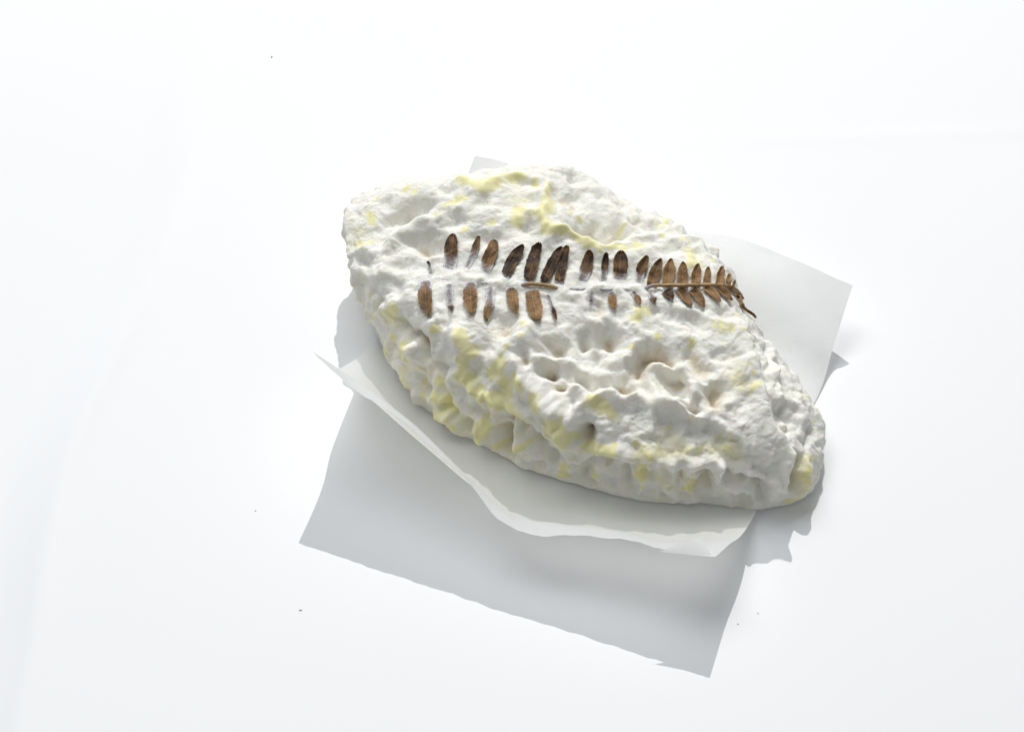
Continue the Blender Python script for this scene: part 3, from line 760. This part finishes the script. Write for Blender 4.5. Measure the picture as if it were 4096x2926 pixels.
def make_leaf(z, base, tip, width, mould_to, tone, bend, spine=False):
    NU, NVV = 22, 13
    b, t = np.array(base, float), np.array(tip, float)
    ax = t - b
    L = np.linalg.norm(ax)
    ax /= L
    if z == 5 and L > 200:
        width = width * max(abs(ax[1]), .6) ** 1.3
    pr = np.array([-ax[1], ax[0]])
    rs = np.random.RandomState(int(b[0] * 7 + t[1]))
    jag = rs.normal(size=(2, NU)) * .045 + np.stack([np.interp(np.arange(NU), np.linspace(0, NU - 1, 6), rs.normal(size=6) * .06) for _ in range(2)])
    us = np.linspace(0, 1, NU)
    if z == 6 and b[0] > 1000:
        wprof = np.interp(us, [0, .06, .2, .45, .65, .8, .9, .96, 1], [1.05, .92, .95, 1, .88, .64, .40, .22, .03])
    else:
        wprof = np.interp(us, [0, .06, .2, .45, .65, .8, .9, .96, 1], [.82, .88, .94, 1, .97, .84, .62, .40, .05])
    pts = np.empty((NU, NVV, 3))
    vv = np.linspace(-1, 1, NVV)
    for i, u in enumerate(us):
        c = b + ax * L * u + pr * L * bend * math.sin(math.pi * u)
        for j, v in enumerate(vv):
            side = 0 if v < 0 else 1
            w = width * .43 * wprof[i] * (1 + jag[side, i])
            px = c + pr * w * v
            pts[i, j] = hit(*zp(z, *px), BVHD)[0]
    if spine:
        # small end leaflets: a strip laid along its midrib, on the curve of the cheese
        mid = np.array([hit(*zp(z, *(b + ax * L * u + pr * L * bend * math.sin(math.pi * u))), BVHD)[0] for u in us])
        for _ in range(12):
            mid[1:-1] = (mid[:-2] + mid[2:]) * .25 + mid[1:-1] * .5
        tg = np.gradient(mid, axis=0)
        tg /= np.linalg.norm(tg, axis=1)[:, None]
        sv = np.cross(tg, np.array([.25, -.35, .9]))
        sv /= np.linalg.norm(sv, axis=1)[:, None]
        hw = width * .43 * wprof * (1 + jag[0] * 1.6) * ZSC[z] * S
        pts = mid[:, None] + sv[:, None] * (hw[:, None] * vv[None])[..., None]
    # relax along the viewing depth so that the leaf bridges small dents
    raw = pts.copy()
    cen = pts.copy()
    for _ in range(14):
        s = cen.copy()
        s[1:-1] = (cen[:-2] + cen[2:]) * .25 + cen[1:-1] * .5
        s[:, 1:-1] = (s[:, :-2] + s[:, 2:]) * .25 + s[:, 1:-1] * .5
        cen[..., 2] = np.maximum(s[..., 2], pts[..., 2] * .35 + s[..., 2] * .65)
    pts[..., 2] = cen[..., 2]
    U = np.repeat(us, NVV)
    VV = np.tile(vv, NU)
    m = .44 * (1 - sstep(mould_to - .24, mould_to + .16, U)) + .56 * (1 - sstep(.0, min(.2, mould_to), U)) if mould_to > .02 else np.zeros(NU * NVV)
    if mould_to > .6:
        m = np.clip(m + .12, 0, 1) * np.where(U > .88, .5, 1)
    ms = np.clip(m * 1.3, 0, 1)
    pts[..., 2] = pts[..., 2] * (1 - ms.reshape(NU, NVV)) + raw[..., 2] * ms.reshape(NU, NVV)
    curl = rs.uniform(.0003, .0008)
    lift = .00055 + curl * VV ** 2 + .0006 * U ** 2 - .0003 * np.exp(-(VV / .15) ** 2)
    p = pts.reshape(-1, 3)
    # lift along the view-independent mean normal of the leaf
    nrm = np.cross(pts[-1, NVV // 2] - pts[0, NVV // 2], pts[NU // 2, -1] - pts[NU // 2, 0])
    nrm /= np.linalg.norm(nrm)
    if nrm[2] < 0:
        nrm = -nrm
    wob = perlin(p * 260, 80) * .0005
    p = p + nrm * ((lift + wob) * (1 - ms) + .00026 - .0013 * sstep(.62, 1, m) - .0007 * ms * np.abs(VV) ** 4)[:, None]
    m = np.clip(m + .5 * sstep(.12, .3, m) * np.abs(VV) ** 3, 0, 1)
    o = mesh_obj('leaflet', p, grid_faces(NU, NVV), MAT_LEAF, fern)
    set_attr(o.data, 'leaf_u', U)
    set_attr(o.data, 'leaf_v', VV)
    set_attr(o.data, 'tone', np.full(len(p), tone))
    set_attr(o.data, 'mould', m)
    sm = o.modifiers.new('thickness', 'SOLIDIFY')
    sm.thickness = .00022
    sm.offset = -1
    return p, m


LEAFPTS = [make_leaf(*a) for a in LEAVES]


def tube(name, pts, rad, mat, parent, n=8):
    pts = np.array(pts)
    vs = []
    for i, p in enumerate(pts):
        d = pts[min(i + 1, len(pts) - 1)] - pts[max(i - 1, 0)]
        d /= np.linalg.norm(d)
        s = np.cross(d, [0, 0, 1.0])
        s /= np.linalg.norm(s)
        u = np.cross(s, d)
        for k in range(n):
            a = 2 * math.pi * k / n
            vs.append(p + (s * math.cos(a) + u * math.sin(a)) * rad[i])
    fs = grid_faces(len(pts), n, closed=True)
    fs += [tuple(range(n))[::-1], tuple(range((len(pts) - 1) * n, len(pts) * n))]
    return mesh_obj(name, vs, fs, mat, parent)


def rachis():
    px = [zp(5, *q) for q in [(320, 625), (700, 650), (1100, 690), (1480, 718), (1700, 745), (1890, 768)]]
    px += [zp(6, *q) for q in [(250, 548), (500, 545), (750, 545), (970, 545), (1270, 552), (1600, 543), (1850, 542), (1950, 575), (2020, 635), (2060, 685)]]
    dense = catmull(np.array(px), 120)
    pts = np.array([hit(x, y, BVHD)[0] for x, y in dense])
    for _ in range(30):
        pts[1:-1] = (pts[:-2] + pts[2:]) * .25 + pts[1:-1] * .5
    t = np.linspace(0, 1, 120)
    pts[:, 2] += .0010
    # stalk sinks into the mould where the photo hides it
    x = dense[:, 0]
    vis = np.maximum(sstep(1135, 1185, x) * sstep(1260, 1215, x), sstep(1405, 1450, x))
    vis = np.maximum(vis, .52)
    pts[:, 2] += .0007 * sstep(1420, 1460, x)
    pts[:, 2] -= .0036 * (1 - vis)
    rad = np.interp(t, [0, .7, .9, 1], [.0007, .0007, .0005, .0002])
    pts[:, 2] += perlin(pts * 900, 81) * .0002
    o = tube('rachis', pts, rad, MAT_LEAF, fern)
    n = len(o.data.vertices)
    set_attr(o.data, 'leaf_u', np.repeat(t, 8))
    set_attr(o.data, 'leaf_v', np.full(n, .0))
    set_attr(o.data, 'tone', np.full(n, .05))
    set_attr(o.data, 'mould', np.repeat(np.interp(x, [1100, 1160, 1190, 1220, 1250, 1400, 1450, 1480], [.8, .5, .1, .1, .5, .8, .4, .03]), 8))


rachis()


# ------------------------------------------------------------------ fuzz of the mould: short fine hairs
def build_fuzz(name, P0, NN, length, width, parent, label=None):
    n = len(P0)
    rs = np.random.RandomState(11)
    dirv = NN + rs.normal(size=(n, 3)) * .75
    dirv /= np.linalg.norm(dirv, axis=1)[:, None]
    sd = np.cross(dirv, rs.normal(size=(n, 3)))
    sd /= np.linalg.norm(sd, axis=1)[:, None]
    L = (length * rs.uniform(.4, 1.2, n))[:, None]
    vs = np.empty((n, 3, 3))
    vs[:, 0] = P0 - sd * width * .5
    vs[:, 1] = P0 + sd * width * .5
    vs[:, 2] = P0 + dirv * L
    me = bpy.data.meshes.new(name)
    me.vertices.add(n * 3)
    me.vertices.foreach_set('co', vs.astype(np.float32).ravel())
    me.loops.add(n * 3)
    me.loops.foreach_set('vertex_index', np.arange(n * 3, dtype=np.int32))
    me.polygons.add(n)
    me.polygons.foreach_set('loop_start', np.arange(0, n * 3, 3, dtype=np.int32))
    me.polygons.foreach_set('use_smooth', np.ones(n, dtype=bool))
    me.update(calc_edges=True)
    me.materials.append(MAT_FUZZ)
    me.normals_split_custom_set_from_vertices(np.repeat(NN, 3, axis=0).astype(np.float32))
    o = bpy.data.objects.new(name, me)
    coll.objects.link(o)
    o.parent = parent
    o['kind'] = 'stuff'
    return o


MAT_FUZZ = mat_fuzz()
rs = np.random.RandomState(5)
vis = (VD[:, 2] > .003)
wgt = vis * np.clip(1 - sstep(.3, .55, bare), 0, 1) * (1 - .6 * np.clip(thin, 0, 1))
cand = np.where(rs.uniform(size=NV) < wgt)[0]
cand = np.concatenate([cand] * 1)
NF = 90000
pick = rs.choice(cand, size=min(NF, len(cand)), replace=False)
kd_ = []
for p_, m_ in LEAFPTS:
    kd_ += [tuple(q_) for q_ in p_[m_ < .85]]
from mathutils.kdtree import KDTree
leaf_kd = KDTree(len(kd_))
for i_, q_ in enumerate(kd_):
    leaf_kd.insert(q_, i_)
leaf_kd.balance()
KA = np.array(kd_)
inb = np.all((VD[pick] > KA.min(0) - .001) & (VD[pick] < KA.max(0) + .001), axis=1)
keep = np.ones(len(pick), bool)
for i_ in np.where(inb)[0]:
    keep[i_] = leaf_kd.find(VD[pick[i_]])[2] > .0008
pick = pick[keep]
ln = .0006 + .0006 * np.clip(perlin(V[pick] * 120, 90) + .3, 0, 1)
ln *= (1 - .6 * np.clip(thin[pick], 0, 1))
build_fuzz('mould_fuzz', VD[pick] + rs.normal(size=(len(pick), 3)) * .0001, N2[pick], ln, .00005, cheese)
# strands of mould creeping over the leaflets
lp, lw = [], []
for p, m in LEAFPTS:
    reps = 2
    for _ in range(reps):
        sel = rs.uniform(size=len(p)) < sstep(.35, 1.0, m)
        lp.append(p[sel] + rs.normal(size=(sel.sum(), 3)) * np.array([.0005, .0005, .0001]))
lp = np.concatenate(lp)
nn = np.tile(np.array([0, -.35, .94]), (len(lp), 1))
build_fuzz('mould_fuzz', lp, nn, np.full(len(lp), .0013), .00006, fern)

# ------------------------------------------------------------------ specks of dust on the table
MAT_DUST = mat_dust()
for i, (x, y, r) in enumerate([(603, 126, 2.3), (567, 1133, 1.3), (667, 1353, 1.7), (1638, 1384, 1.5), (1682, 1360, 1.1)]):
    bm = bmesh.new()
    bmesh.ops.create_icosphere(bm, subdivisions=2, radius=r * S)
    rr = random.Random(i)
    for v in bm.verts:
        v.co *= rr.uniform(.6, 1.3)
        v.co.z *= .5
        v.co.x *= 1 + .5 * (i % 3)
    me = bpy.data.meshes.new('dust_speck')
    bm.to_mesh(me)
    bm.free()
    me.materials.append(MAT_DUST)
    o = bpy.data.objects.new('dust_speck', me)
    coll.objects.link(o)
    o.location = P(x, y, 0) + np.array([0, 0, .0002])
    tag(o, 'tiny dark speck of dust lying on the white surface', 'dust', 'dust specks on the table')
